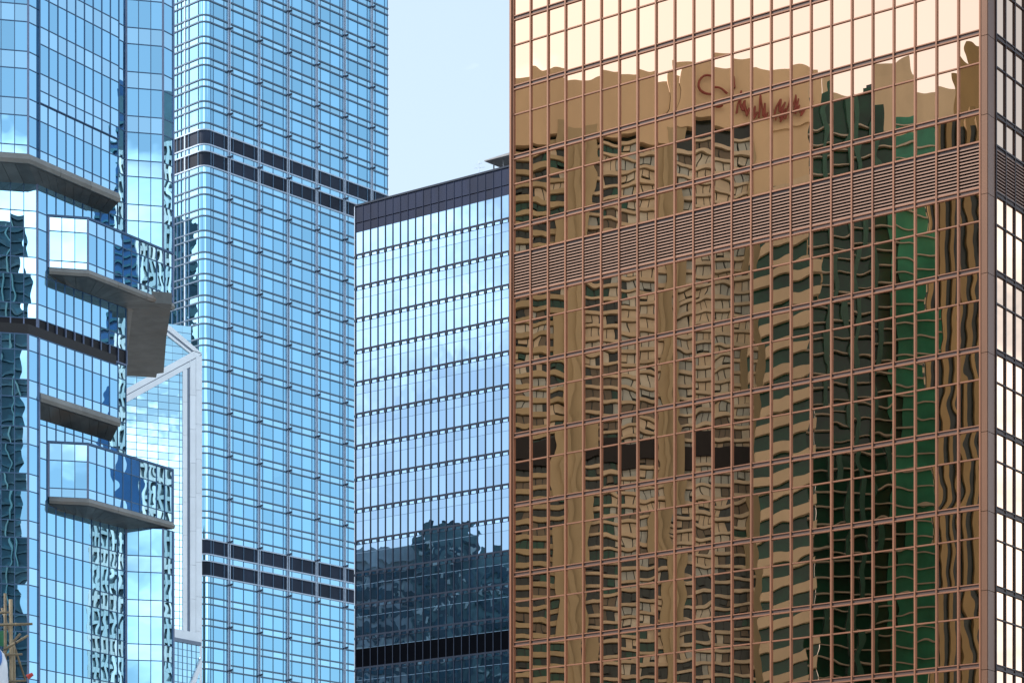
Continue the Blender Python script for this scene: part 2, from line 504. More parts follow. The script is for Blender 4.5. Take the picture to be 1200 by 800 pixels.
# small shelter and aerial on that roof
zr = zroof - 0.3
sp = mf.xy(mf.s(577), -3.0)
sh = thing('rooftop_shelter', (sp.x, sp.y, zr), 'small grey shelter on the dark parapet roof beside the gold tower', 'shelter')
for ds in (0.2, 1.5, 2.8):
    for dd in (-2.6, -4.8):
        a = mf.s(571) - 1.3 + ds
        mf.box('post', a, a + .12, zr, zr + 2.55, dd - .12, dd, 'roof_grey', sh)
mf.box('plant_unit', mf.s(571) + .5, mf.s(571) + 2.7, zr, zr + 1.6, -4.5, -2.9, 'white_cladding', sh)
a = mf.s(571) - 1.3
Geo().prism([mf.P(a - .5, zr + 2.55, -1.9), mf.P(a + 4.0, zr + 2.55, -1.9), mf.P(a + 4.0, zr + 2.85, -1.9), mf.P(a - .5, zr + 2.67, -1.9)],
            [mf.P(a - .5, zr + 2.80, -5.6), mf.P(a + 4.0, zr + 2.80, -5.6), mf.P(a + 4.0, zr + 3.05, -5.6), mf.P(a - .5, zr + 2.90, -5.6)]).make('roof', 'roof_grey', sh)
ap = mf.xy(mf.s(552), -1.5)
an = thing('aerial', (ap.x, ap.y, zr), 'thin white aerial with short crossbars above the dark parapet', 'aerial')
Geo().tube((ap.x, ap.y, zr), (ap.x, ap.y, zr + 2.7), .035, .025).make('mast', 'white_cladding', an)
for zz, hw in ((1.75, .6), (2.2, .35)):
    Geo().tube((ap.x - hw, ap.y, zr + zz), (ap.x + hw, ap.y, zr + zz + .12), .022, .022).make('crossbar', 'white_cladding', an)

# ================================================================== tall blue tower with rounded corner
tow = thing('skyscraper', (-50, 485, 0), 'tall blue glass skyscraper with rounded corner, white bracket lines and dark plant bands', 'skyscraper')
tf = Face(xy_at(247, 460), az(42.1), tow)
RAD = 1.6
ctr = tf.p0 - tf.n * RAD
u2 = Vector((-tf.n.x, -tf.n.y))                                  # left flank direction, going away
nl = Vector((-u2.y, u2.x)); nl = nl if nl.dot(Vector((0, -1))) > 0 else -nl
tl = Face((0, 0), (1, 0), tow)
LFL = 9.0                                                        # metres of left flank modelled
p_t = ctr - tf.u * RAD                                           # tangent point on the left flank
tl = Face(p_t - tf.n * LFL, tf.n, tow)                           # u runs towards the corner
SE = tf.s(454)
zt0 = tf.z(247, 77.4)
bays = [4.35 + 7.5 * i for i in range(6)]
def bay_edges():
    e = [0.0]
    x = -3.15
    for b in [-3.15] + bays:
        for q in (0.0, 1.12, 3.75, 6.38):
            v = b + q
            if 0.25 < v < SE - 0.25:
                e.append(v)
    e.append(SE)
    return e
te = bay_edges()
le = [0.0, 1.5, 3.0, 4.1, 5.2, 6.3, LFL]
lb = 5.2
K0, K1 = -11, 31
H_V = 2.74
for k in range(K0, K1):
    zhi = zt0 - 4.0 * k                                          # top of the vision glass
    zlo = zhi - H_V
    zsp = zhi - 4.0
    dark = k in (3, 4, 22, 23)
    for face, ed in ((tf, te), (tl, le)):
        for a, b in zip(ed[:-1], ed[1:]):
            if dark:
                face.box('plant_panel', a + .07, b - .07, zlo + .12, zhi - .12, -0.12, -0.02, 'tower_dark_panel')
            else:
                pane(face, a, b, zlo, zhi, TOWG)
            pane(face, a, b, zsp, zlo, TOWS, 'spandrel_pane')
    # rounded corner glass, one curved pane per row
    def curved(z0, z1, mat, name, rr=RAD, thick=0.05):
        V, Ff, U, Q = [], [], [], []
        n = 8
        r = (rng.random(), rng.random(), rng.random())
        for i in range(n + 1):
            t = i / n * math.pi / 2
            d = -tf.u * math.cos(t) + tf.n * math.sin(t)
            for rad in (rr, rr - thick):
                for z in (z0 + .01, z1 - .01):
                    p = ctr + d * rad
                    V.append((p.x, p.y, z)); U.append((t * rr, z - z0)); Q.append(r)
        for i in range(n):
            a, b = i * 4, i * 4 + 4
            Ff += [(a, b, b + 1, a + 1), (a + 2, a + 3, b + 3, b + 2)] + ([] if thick < .1 else [(a + 1, b + 1, b + 3, a + 3), (a, a + 2, b + 2, b)])
        return meshobj(name, V, Ff, mat, tow, U, Q, fix=thick > .1, smooth=False)
    cp = curved(zlo, zhi, 'tower_dark_panel' if dark else TOWG, 'plant_panel' if dark else 'corner_pane')
    for p in cp.data.polygons: p.use_smooth = True
    cs = curved(zsp, zlo, TOWS, 'corner_pane')
    for p in cs.data.polygons: p.use_smooth = True
    # the two rails of this floor, wrapping the corner
    for zz, hh in ((zlo, 0.12), (zhi, 0.12)):
        m_ = 'tower_mullion' if dark else 'tower_transom'
        tf.box('rail', 0, SE + 0.12, zz - hh, zz + hh, -0.05, 0.20, m_)
        tl.box('rail', 0, LFL, zz - hh, zz + hh, -0.05, 0.20, m_)
        curved(zz - hh, zz + hh, m_, 'corner_rail', RAD + 0.20, 0.24)
for v in te:
    isb = any(abs(v - b) < .01 for b in bays)
    if isb:
        for ds in (-0.30, 0.14):
            tf.box('bay_mullion', v + ds, v + ds + 0.18, zt0 - 4 * K1, zt0 - 4 * K0, -0.05, 0.26, 'tower_mullion')
    else:
        tf.box('mullion', v - .05, v + .05, zt0 - 4 * K1, zt0 - 4 * K0, -0.05, 0.09, 'tower_line')
for v in le[1:]:
    w = .16 if abs(v - lb) < .01 else .05
    tl.box('mullion', v - w, v + w, zt0 - 4 * K1, zt0 - 4 * K0, -0.05, 0.16, 'tower_mullion' if w > .1 else 'tower_line')
for k in range(K0, K1):
    if k % 2 == 0:
        zc = zt0 - 4.0 * k + 0.15
        for v in bays:
            gg = Geo()
            tf.geo(gg, v - .42, v - .18, zc - .18, zc + .08, 0.1, 0.50)
            tf.geo(gg, v + .05, v + .45, zc - .05, zc + .20, 0.1, 0.55)
            tf.geo(gg, v + .35, v + .62, zc + .18, zc + .38, 0.25, 0.7)
            gg.make('bracket', 'tower_bracket', tow)
ccs = [tl.xy(0, -.16), tl.xy(LFL, -.16) , tf.xy(0, -.16), tf.xy(SE, -.16), tf.xy(SE, -40), tl.xy(0, -.16) - tf.n * 31]
Geo().prism([(p.x, p.y, 0) for p in ccs], [(p.x, p.y, zt0 - 4 * K0) for p in ccs]).make('core', 'dark_core', tow)

# ================================================================== white braced tower
bank = thing('braced_tower', (-60, 410, 0), 'pale tower with white diagonal bracing seen between the blue glass buildings', 'tower')
bf = Face(xy_at(150, 386), az(66), bank)
def tri_rows():
    # main glazing: rows of panes between the brace and the bottom edge
    c0, cwid = 150 - 12.6 * 1.2, 12.6
    s_edges = [bf.s(c0 + cwid * i) for i in range(8)]
    zr0 = bf.z(217, 432)
    hrow = 8.45 / F * bf.p0.y
    return s_edges, zr0, hrow
s_e, zr0, hrow = tri_rows()
s_lim = bf.s(214.5)
def brace_lo(px): return 470.7 + (px - 149.7) * (432.5 - 470.7) / (218 - 149.7)
def brace_hi(px): return 454.5 + (px - 149.7) * (413 - 454.5) / (224.5 - 149.7)
nrow = 48
for r in range(nrow):
    z1 = zr0 - hrow * r; z0 = z1 - hrow
    for a, b in zip(s_e[:-1], s_e[1:]):
        b = min(b, s_lim)
        if b - a > .2:
            pane(bf, a, b, z0, z1, BANG)
    bf.box('glazing_line', s_e[0], s_lim, z0 - .04, z0 + .04, -0.03, 0.05, 'bank_line')
for r in range(6):                                               # glass of the sloping crown above the brace
    z0 = zr0 + hrow * r * 1.0; z1 = z0 + hrow
    for a, b in zip([bf.s(x) for x in (150, 163, 176, 189, 202, 214, 224)][:-1], [bf.s(x) for x in (150, 163, 176, 189, 202, 214, 224)][1:]):
        pane(bf, a, b, z0, z1, BANG)
    bf.box('glazing_line', bf.s(150), bf.s(224), z0 - .04, z0 + .04, -0.03, 0.04, 'bank_line')
for a in s_e[1:]:
    if a < s_lim - .2:
        bf.box('glazing_bar', a - .04, a + .04, zr0 - hrow * nrow, zr0, -0.03, 0.06, 'bank_line')
bf.poly('brace', [(140, 468.0), (236, 416.6), (236, 424), (218, 432.5), (140, 476.0)], -0.2, 0.30, 'white_cladding')
bf.poly('brace', [(140, 459.9), (226, 412.2), (236, 415.6), (140, 467.0)], -0.2, 0.34, 'white_cladding')
bf.poly('brace_joint', [(140, 467.0), (236, 415.6), (236, 416.6), (140, 468.0)], -0.2, 0.2, 'cladding_joint')
bf.poly('crown_edge', [(194, 379), (200, 383.5), (236, 414.5), (226, 411.5), (194, 386)], -1.0, 0.36, 'white_cladding')
bf.poly('crown_joint', [(194, 386.4), (225.6, 411.9), (224.2, 412.6), (194, 388)], -0.3, 0.3, 'cladding_joint')
bf.poly('crown_edge', [(194, 388.4), (224, 412.8), (222, 414), (194, 392)], -0.3, 0.28, 'white_cladding')
zbot = bf.z(220, 900)
for a, b, d in ((222, 228.6, .42), (228.9, 235.8, .42), (213.8, 218.8, .30), (219.0, 221.8, .2)):
    ztop = bf.z((a + b) / 2, 432.5 if a < 219 else 424 if a < 223 else 421 if a < 226 else 417.5)
    n = 40
    hh = (ztop - zbot) / 12
    for i in range(12):
        bf.box('column_panel', bf.s(a), bf.s(b), zbot + hh * i + .015, zbot + hh * (i + 1) - .015, -0.4, d,
               'white_cladding' if a != 219.0 else 'cladding_joint')
# lower sloping facet
bl = Face(xy_at(198, 372), az(38), bank)
for r in range(16):
    z1 = bl.z(200, 750) - 1.0 * r
    for q in range(14):
        a = bl.s(198) + q * 0.95
        pane(bl, a, min(a + .95, bl.s(234)), z1 - 1.0, z1, BANG)
    bl.box('glazing_line', bl.s(198), bl.s(234), z1 - 1.04, z1 - .96, -0.03, 0.05, 'bank_line')
for q in range(1, 14):
    a = bl.s(198) + q * 0.95
    if a > bl.s(233): break
    bl.box('glazing_bar', a - .04, a + .04, bl.z(200, 750) - 16, bl.z(200, 750), -0.03, 0.06, 'bank_line')
bl.box('facet_coping', bl.s(196), bl.s(234.5), bl.z(200, 750), bl.z(200, 750) + .55, -0.6, 0.25, 'cladding_joint')
bl.box('facet_lip', bl.s(196), bl.s(235), bl.z(200, 750) + .56, bl.z(200, 750) + 1.9, -0.8, 0.1, 'white_cladding')
bl.poly('brace', [(234.5, 770), (235.5, 778), (224, 812), (218, 812)], -0.1, 0.3, 'white_cladding')
pts = [bf.xy(bf.s(130), -.6), bf.xy(bf.s(233), -.6), bf.xy(bf.s(233), -30), bf.xy(bf.s(130), -30)]
Geo().prism([(p.x, p.y, 0) for p in pts], [(p.x, p.y, bf.z(200, 432)) for p in pts]).make('core', 'dark_core', bank)
gg = Geo()
q = [(bf.s(a), bf.z(a, b)) for a, b in ((140, 440), (140, 390), (194, 390), (226, 414), (226, 440))]
gg.prism([bf.P(s, z, -.35) for s, z in q], [bf.P(s, z, -12) for s, z in q]).make('crown_core', 'white_cladding', bank)

# ================================================================== faceted tower with projecting pods
lip = thing('faceted_tower', (-42, 205, 0), 'faceted blue mirror glass tower with stepped projecting pods and grey brown soffits', 'tower')
U2, U1 = az(33), az(78)
N2, N1 = Vector((U2.y, -U2.x)), Vector((U1.y, -U1.x))
Cp = xy_at(33, 190)                                   # corner of the upper and lower pods
Cb = xy_at(43.5, 193.1)                               # corner of the set-back body
p2 = Face(Cp, U2, lip); b2 = Face(Cb, U2, lip)
p1 = Face(Cp - U1 * 9, U1, lip); b1 = Face(Cb - U1 * 9, U1, lip)
F2E = b2.xy(b2.s(148))
f3 = Face(F2E, U1, lip)
F3E = f3.xy(f3.s(191))
f4 = Face(F3E, U2, lip)
PL = 3.6
def ladder(face, px, y0, first, n, up=False):
    """floor lines in metres from a photo line: alternating short (1.33) and tall (2.27) rows, going down"""
    z = face.z(px, y0)
    out = [(z, None)]
    t = first
    for _ in range(n):
        h = 1.33 if t == 's' else 2.27
        z = z + h if up else z - h
        out.append((z, t))
        t = 't' if t == 's' else 's'
    return out
def rows_of(lad):
    r = []
    for (a, _), (b, t) in zip(lad[:-1], lad[1:]):
        r.append((min(a, b), max(a, b), t))
    return r
def glaze(face, s_edges, rows, mull=True, mdepth=0.05, mw=0.032, corner=(False, False), d=0.0, tpad=0.0, tmat='lip_mullion', trans=True):
    zlo, zhi = min(r[0] for r in rows), max(r[1] for r in rows)
    for a, b in zip(s_edges[:-1], s_edges[1:]):
        for z0, z1, t in rows:
            if t == 'dark':
                face.box('plant_panel', a + .045, b - .045, z0 + .05, z1 - .05, d - .08, d + 0.0, 'lip_dark_panel')
            else:
                pane(face, a, b, z0, z1, LIPS if t == 's' else LIPG, 'spandrel_pane' if t == 's' else 'window_pane', d)
    if trans:
        for z in sorted(set(round(z, 3) for r in rows for z in r[:2])):
            face.box('transom', s_edges[0] - tpad, s_edges[-1], z - .034, z + .034, d - .05, d + .04, tmat)
    for i, s in enumerate(s_edges):
        if not mull: break
        c = (i == 0 and corner[0]) or (i == len(s_edges) - 1 and corner[1])
        w = 0.085 if c else mw
        face.box('corner_mullion' if c else 'mullion', s - w, s + w, zlo, zhi, d - .06, d + mdepth + (.03 if c else 0), 'lip_corner' if c else tmat)
def edges(s0, s1, n):
    return [s0 + (s1 - s0) * i / n for i in range(n + 1)]
SP45 = p2.s(45.7); SPE = p2.s(138.3)
eF1 = [9 - 1.02 * i for i in range(8, -1, -1)]
eP2 = edges(SP45, SPE, 9)
eB2 = edges(b2.s(44.2), b2.s(147.6), 10)
# --- upper pod
zpod1 = p2.z(33, 181)
A = p2.z(33, 115.5)
rowsA = [(p2.z(33, 181), p2.z(33, 170.5), 's')]
lad = ladder(p2, 33, 170.5, 't', 9, up=True)
rowsA += rows_of(lad)
glaze(p1, eF1, rowsA, corner=(False, True))
glaze(p2, [0.0, SP45], rowsA, mull=False)
low = [r for r in rowsA if r[1] <= A + .1]
glaze(p2, eP2, low)
zz = p2.z(45.7, 106.5)
rowsS = [(A + .05, zz, 's')] + rows_of(ladder(p2, 45.7, 106.5, 's', 7, up=True))
glaze(p2, eP2, rowsS, d=0.09)
p2.box('return_mullion', SP45 - .12, SP45 - .005, zpod1, rowsA[-1][1], -.05, .17, 'lip_mullion')
# --- set-back body between the upper pod and the dark plant band, and on down behind the pods
zband1, zband0 = b2.z(43.5, 373.5), b2.z(43.5, 390.5)
rowsB = [(b2.z(43.5, 373.5), b2.z(43.5, 356), 's')] + rows_of(ladder(b2, 43.5, 356, 't', 15, up=True))
rowsBand = [(zband0, zband1, 'dark')]
glaze(b1, eF1, rowsB + rowsBand, corner=(False, True))
glaze(b2, eB2, rowsB + rowsBand)
b1.box('band_sill', eF1[0], 9.05, zband0 - .12, zband0 - .0, -.05, .13, 'lip_corner')
b2.box('band_sill', 0.0, eB2[-1], zband0 - .12, zband0 - .0, -.05, .13, 'lip_corner')
# bright little mullions on the band
for e, fc in ((eB2, b2), (eF1, b1)):
    for s in e:
        fc.box('band_mullion', s - .05, s + .05, zband0, zband1, .0, .12, 'lip_corner')
# set-back wall all the way down; only its right-hand strip shows beside the lower pod
lo_rows = []
yl = [392, 410.5, 444, 463, 497, 517, 536, 570.6, 589.6, 623, 644, 675.5, 696.5, 729.5, 749.6, 783, 803, 836]
zl_ = [b2.z(45.7, y) for y in yl]
for i, (a, b) in enumerate(zip(zl_[:-1], zl_[1:])):
    lo_rows.append((b, a, 's' if a - b < 1.75 else 't'))
lo_rows[0] = (lo_rows[0][0], zband0 - .14, 's')
glaze(b2, eB2, [r for r in lo_rows])
# --- lower pod and the corner column of panes that carries on down
zb3 = zband0 - .16
rowsC = [(p2.z(33, 410), min(zb3, p2.z(33, 391.5)), 's')] + rows_of(ladder(p2, 33, 410, 't', 15))
zf3 = p2.z(45.7, 460)
glaze(p1, eF1, rowsC, corner=(False, True))
glaze(p2, [0.0, SP45], rowsC, mull=False)
p2.box('return_mullion', SP45 - .10, SP45 + .02, rowsC[-1][0], rowsC[0][1], -.3, .12, 'lip_corner')
r3 = [(max(a, zf3), b, t) for a, b, t in rowsC if b > zf3 + .1]
glaze(p2, eP2, r3)
# --- the two angular pods
def angular_pod(yc, types, n_right=10):
    Q0 = b2.xy(b2.s(57.0))
    q1 = Face(Q0, U1, lip)
    sl = q1.s(103)
    Q1 = q1.xy(sl)
    q2 = Face(Q1, U2, lip)
    sr = q2.s(202.5)
    zs = [q1.z(103, y) for y in yc]
    rows = [(b, a, t) for a, b, t in zip(zs[:-1], zs[1:], types)]
    glaze(q1, edges(0, sl, 3), rows, corner=(True, True))
    glaze(q2, edges(0, sr, n_right), rows, corner=(False, True))
    q1.box('pod_coping', -.05, sl + .04, zs[0], zs[0] + .16, -.4, .09, 'lip_mullion')
    q2.box('pod_coping', -.05, sr + .04, zs[0] + .001, zs[0] + .161, -.4, .09, 'lip_mullion')
    Q2 = q2.xy(sr)
    back = b2.xy(b2.s(146), -0.2)
    pts = [Q0 - N1 * .12, Q1 - (N1 + N2) * .08, Q2 - N2 * .12 - U2 * .1, Q2 - N2 * 1.0 - U2 * .1, back, b2.xy(b2.s(57), -.2)]
    Geo().prism([(p.x, p.y, zs[-1]) for p in pts], [(p.x, p.y, zs[0]) for p in pts]).make('pod_core', 'dark_core', lip)
    return Q0, Q1, Q2, zs[-1], q1, q2, sl, sr
podA = angular_pod([257, 273.5, 308, 316.5], 'sts')
podB = angular_pod([521, 541, 573.5, 584], 'sts')

def loft(name, layers, mat, parent=None):
    """layers: list of [(x,y,z)...] polylines with equal counts; capped ends"""
    V, Ff = [], []
    n = len(layers[0])
    for l in layers:
        V += [tuple(p) for p in l]
    m = len(layers)
    for j in range(m):
        k = (j + 1) % m
        for i in range(n - 1):
            Ff.append((j * n + i, j * n + i + 1, k * n + i + 1, k * n + i))
    Ff.append(tuple(j * n for j in range(m)))
    Ff.append(tuple(j * n + n - 1 for j in range(m)))
    return meshobj(name, V, Ff, mat, parent or lip, fix=True)
def off(path, ns, d):
    return [p + n * d for p, n in zip(path, ns)]
def lay(path, z):
    return [(p.x, p.y, z) for p in path]
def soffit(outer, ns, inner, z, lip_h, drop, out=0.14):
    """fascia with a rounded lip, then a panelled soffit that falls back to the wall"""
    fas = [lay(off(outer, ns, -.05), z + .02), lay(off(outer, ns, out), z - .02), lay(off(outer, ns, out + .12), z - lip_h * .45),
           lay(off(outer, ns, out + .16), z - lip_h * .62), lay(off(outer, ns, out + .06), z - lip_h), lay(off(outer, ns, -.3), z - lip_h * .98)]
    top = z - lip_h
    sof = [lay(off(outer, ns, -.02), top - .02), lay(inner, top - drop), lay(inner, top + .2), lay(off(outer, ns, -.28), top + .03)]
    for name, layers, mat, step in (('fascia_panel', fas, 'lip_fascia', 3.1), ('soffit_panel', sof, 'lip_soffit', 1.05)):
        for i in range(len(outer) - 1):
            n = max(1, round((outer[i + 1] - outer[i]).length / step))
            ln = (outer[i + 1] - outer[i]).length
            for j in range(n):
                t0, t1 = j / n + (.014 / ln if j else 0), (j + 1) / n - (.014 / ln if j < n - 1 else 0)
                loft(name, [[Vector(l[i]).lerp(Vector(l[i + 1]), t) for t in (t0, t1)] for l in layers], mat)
NB = (N1 + N2) / (1 + N1.dot(N2))
# upper pod soffit
o1 = [Cp - U1 * 9, Cp.copy(), p2.xy(SPE)]
i1 = [Cb - U1 * 9, Cb.copy(), b2.xy(b2.s(126))]
soffit(o1, [N1, NB, N2], i1, zpod1, .75, .45)
# lower pod soffit
o3 = [p2.xy(SP45), p2.xy((SP45 + SPE) / 2), p2.xy(SPE)]
i3 = [b2.xy(b2.s(46)), b2.xy(b2.s(97)), b2.xy(b2.s(130))]
soffit(o3, [N2, N2, N2], i3, zf3, .7, .75)
# angular pods
for pod, xs in ((podA, (68, 100, 147.8)), (podB, (66, 100, 150))):
    Q0, Q1, Q2, zb = pod[:4]
    o = [Q0 + U1 * .05, Q1, Q2]
    inn = [b2.xy(b2.s(x)) for x in xs]
    soffit(o, [N1, NB, N2], inn, zb, .55, .35, out=.10)
# deep horizontal soffit under the upper right-hand block
Q2, zb = podA[2], podA[3]
zs = zb - .58
def on_plane(px, py, z):
    Y = (z - CAMZ) * F / (HOR - py)
    return xy_at(px, Y)
poly = [on_plane(148.6, 352, zs), on_plane(201.5, 356, zs), on_plane(200, 362, zs), on_plane(195, 395, zs), on_plane(191.8, 436.5, zs), on_plane(183.8, 437.5, zs), on_plane(183, 442, zs), on_plane(148.6, 440, zs)]
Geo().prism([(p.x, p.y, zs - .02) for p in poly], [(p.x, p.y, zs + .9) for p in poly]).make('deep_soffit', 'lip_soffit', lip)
tri = [on_plane(150, 357, zs - .05), on_plane(156.5, 364, zs - .05), on_plane(155.0, 366, zs - .05), on_plane(150.5, 405, zs - .05), on_plane(149.3, 405, zs - .05)]
Geo().prism([(p.x, p.y, zs - .06) for p in tri], [(p.x, p.y, zs - .03) for p in tri]).make('soffit_joint', 'lip_fascia', lip)
# --- right-hand faces, above and below the gap
e3 = edges(0.0, f3.s(191), 3)
e4 = edges(0.0, f4.s(203), 1)
up3 = rows_of(ladder(f3, 148, 32, 's', 11)) + rows_of(ladder(f3, 148, 32, 't', 4, up=True))
up3 = [r for r in up3 if r[0] > zs]
glaze(f3, e3, up3, corner=(True, True))
glaze(f4, e4, up3, corner=(False, True))
dn3 = rows_of(ladder(f3, 148, 650, 's', 9)) + rows_of(ladder(f3, 148, 650, 't', 1, up=True))
glaze(f3, e3, dn3, corner=(True, True))
glaze(f4, e4, dn3, corner=(False, True))
# cores
ztop = rowsA[-1][1]
def core(pts, z0, z1):
    Geo().prism([(p.x, p.y, z0) for p in pts], [(p.x, p.y, z1) for p in pts]).make('core', 'dark_core', lip)
bk = Vector((-.2, .98))
core([b1.xy(0, -.12), b1.xy(9, -.12) - U2 * .0, b2.xy(eB2[-1] - .05, -.12), b2.xy(eB2[-1] - .05, -.12) - N2 * 14, b1.xy(0, -25)], 0, ztop)
core([f3.xy(-.0, -.12) - N1 * .05, f3.xy(e3[-1], -.12) - U1 * .08, f4.xy(e4[-1], -.14), f4.xy(e4[-1], -.14) + bk * 16, f3.xy(0, -.12) + bk * 16], zs + .95, ztop)
core([f3.xy(-.0, -.12) - N1 * .05, f3.xy(e3[-1], -.12) - U1 * .08, f4.xy(e4[-1], -.14), f4.xy(e4[-1], -.14) + bk * 16, f3.xy(0, -.12) + bk * 16], 0, dn3[-1][1])
core([p1.xy(0, -.12), p1.xy(9, -.12) , p2.xy(SPE - .05, -.12), b2.xy(b2.s(130), -.1), b2.xy(0.1, -.2), b1.xy(0, -.2)], zpod1 + .05, ztop)
core([p1.xy(0, -.12), p1.xy(9, -.12), p2.xy(SPE - .05, -.12), b2.xy(b2.s(130), -.1), b2.xy(.1, -.2), b1.xy(0, -.2)], zf3 + .05, zb3)
core([p1.xy(0, -.12), p1.xy(9, -.12), p2.xy(SP45 - .03, -.12), b2.xy(b2.s(45), -.1), b2.xy(.1, -.2), b1.xy(0, -.2)], 0, zf3)

build_panes()

# ================================================================== the city that the mirror glass shows
def mirrored(face):
    p0, n = face.p0, face.n
    def f(v):
        d = (Vector((v[0], v[1])) - p0).dot(n)
        return (v[0] - 2 * d * n.x, v[1] - 2 * d * n.y, v[2])
    return f
class Mirror:
    """lays a building out where its image stands behind a facade, and returns it to its real place in front"""
    def __init__(self, face, Y):
        self.m, self.Y = mirrored(face), Y
    def xz(self, px, py):
        v = world_at(px, py, self.Y)
        return v.x, v.z
    def box(self, g, px0, px1, py0, py1, d0, d1, ground=False):
        k = (self.Y - d0) / self.Y if d0 < -3 else 1.0          # plan follows the sight lines, so no flank shows
        x0, z1 = self.xz(px0, py0); x1, z0 = self.xz(px1, py1)
        if ground: z0 = 0.0
        a = [(x0, self.Y - d1, z0), (x1, self.Y - d1, z0), (x1, self.Y - d1, z1), (x0, self.Y - d1, z1)]
        b = [(x0 * k, self.Y - d0, z0), (x1 * k, self.Y - d0, z0), (x1 * k, self.Y - d0, z1), (x0 * k, self.Y - d0, z1)]
        return g.hexa([self.m(v) for v in a], [self.m(v) for v in b])
    def part(self, name, mat, parent, *a, **k):
        return self.box(Geo(), *a, **k).make(name, mat, parent)
    def base(self, px):
        v = world_at(px, 800, self.Y + 5)
        p = self.m((v.x, v.y, 0))
        return (p[0], p[1], 0)

# beige banded block with a blank parapet
M = Mirror(gf, 260)
b = thing('beige_office_block', M.base(740), 'beige office block with window bands and blank parapet, mirrored in the gold glass', 'building')
M.part('wall', 'dark_window', b, 560, 888, 100, 800, -18, 0, ground=True)
M.part('parapet', 'parapet_tan', b, 556, 790, 93, 166, -18, 1.0)
M.part('parapet', 'parapet_tan', b, 790.5, 952, 76, 150, -17, 1.2)
M.part('end_wall', 'parapet_tan', b, 888.5, 952, 150, 330, -12, .9)
for x0, x1 in ((655, 690), (772, 796), (879, 889)):
    M.part('pier', 'tan_concrete', b, x0, x1, 150, 1240, 0, 1.1)
M.part('pier', 'tan_concrete', b, 668, 675, 166, 1240, 1.1, 1.6)
M.part('pier', 'tan_concrete', b, 781, 786, 166, 1240, 1.1, 1.6)
for x0, x1 in ((560, 655), (690, 772), (796, 879)):
    y = 172
    while y < 860:
        if not 512 < y < 542:
            M.part('floor_band', 'tan_concrete' if x0 < 690 else 'beige_concrete' if x0 < 720 else 'blind_warm', b, x0, x1, y, y + (5.4 if x0 < 690 else 3.6), 0, .7)
        y += 15.2
    M.part('open_floor', 'black_opening', b, x0, x1, 516, 544, 0, .75)
cells = {}
wr = random.Random(5)
for x0, x1, pale in ((560, 655, .22), (690, 726, .38), (726, 772, .97), (796, 879, .96)):
    n = max(1, round((x1 - x0) / 8.5))
    y = 178.4
    while y < 860:
        run = None
        for i in range(n):
            if y > 560 and x0 == 796 and i > n * .45: p = .12
            else: p = pale - max(0, min(.45, (y - 420) / 600))
            if run is None or wr.random() < .45:
                run = wr.choice(('blind_window', 'blind_warm', 'blind_cool')) if wr.random() < p else (wr.choice(('blind_warm', 'blind_cool', 'brown_glass')) if p > .6 else wr.choice(('dark_window', 'dark_window', 'green_glass_dark', 'brown_glass')))
            h = 8.6 if wr.random() < .75 else wr.uniform(4, 8)
            lift = 1.8 if x0 >= 690 else 0
            M.box(cells.setdefault(run, Geo()), x0 + (x1 - x0) * i / n + .5, x0 + (x1 - x0) * (i + 1) / n - .5, y + .2 - lift, y + h, 0, .34)
        y += 15.2
for k, g in cells.items():
    tag(g.make('window_row', k, b), kind='stuff')
# angled dark block with wavy bands
M = Mirror(gf, 250)
b = thing('banded_office_block', M.base(915), 'dark windowed office block with wide beige bands, mirrored in the gold glass', 'building')
M.part('wall', 'green_glass_dark', b, 888, 952, 222, 800, -14, 0, ground=True)
y = 228
i = 0
while y < 880:
    dy = 9
    x0, z1 = M.xz(888, y + dy); x1, _ = M.xz(953, y + dy)
    g = Geo()
    za, zb2, h = M.xz(0, y + 14)[1], M.xz(0, y - 6)[1], 1.05
    q = [(x0, M.Y - .8, za), (x1, M.Y - .8, zb2), (x1, M.Y - .8, zb2 + h), (x0, M.Y - .8, za + h)]
    r = [(a_, M.Y + .1, c_) for a_, _, c_ in q]
    g.hexa([M.m(v) for v in q], [M.m(v) for v in r]).make('floor_band', 'beige_concrete', b)
    y += 31
# dark green tower with two round-topped bays and its paler flank
M = Mirror(gf, 300)
b = thing('green_glass_tower', M.base(1010), 'dark green glass tower with thin floor lines, mirrored in the gold glass', 'tower')
M.part('wall', 'green_glass_dark', b, 952, 1048, 118, 800, -16, 0, ground=True)
M.part('roof_bay', 'green_glass_dark', b, 962, 985, 104, 118, -12, -1)
M.part('roof_bay', 'green_glass_dark', b, 998, 1032, 94, 118, -12, .6)
M.part('roof_bay', 'teal_dark', b, 1003, 1027, 88, 94, -10, 0)
M.part('flank', 'green_glass_light', b, 1048, 1093, 150, 800, -15, .4, ground=True)
y = 160
while y < 860:
    M.part('floor_line', 'pale_line', b, 951, 1093.5, y, y + 1.5, 0, .62)
    y += 19
for x in (975, 1002, 1026):
    M.part('rib', 'green_rib', b, x, x + 6, 119, 900, 0, .9)
# pale block behind
M = Mirror(gf, 390)
b = thing('plain_beige_block', M.base(1060), 'plain beige high block behind the green tower, mirrored in the gold glass', 'building')
M.part('wall', 'beige_concrete', b, 952, 1128, 98, 800, -20, 0, ground=True)
M.part('stair_tower', 'beige_concrete', b, 1034, 1056, 84, 98, -14, 0)
M.part('roof_house', 'tan_concrete', b, 1072, 1082, 90, 98, -10, -2)
y = 200
while y < 700:
    M.part('window_band', 'dark_window', b, 960, 1120, y, y + 5, 0, .2); y += 14
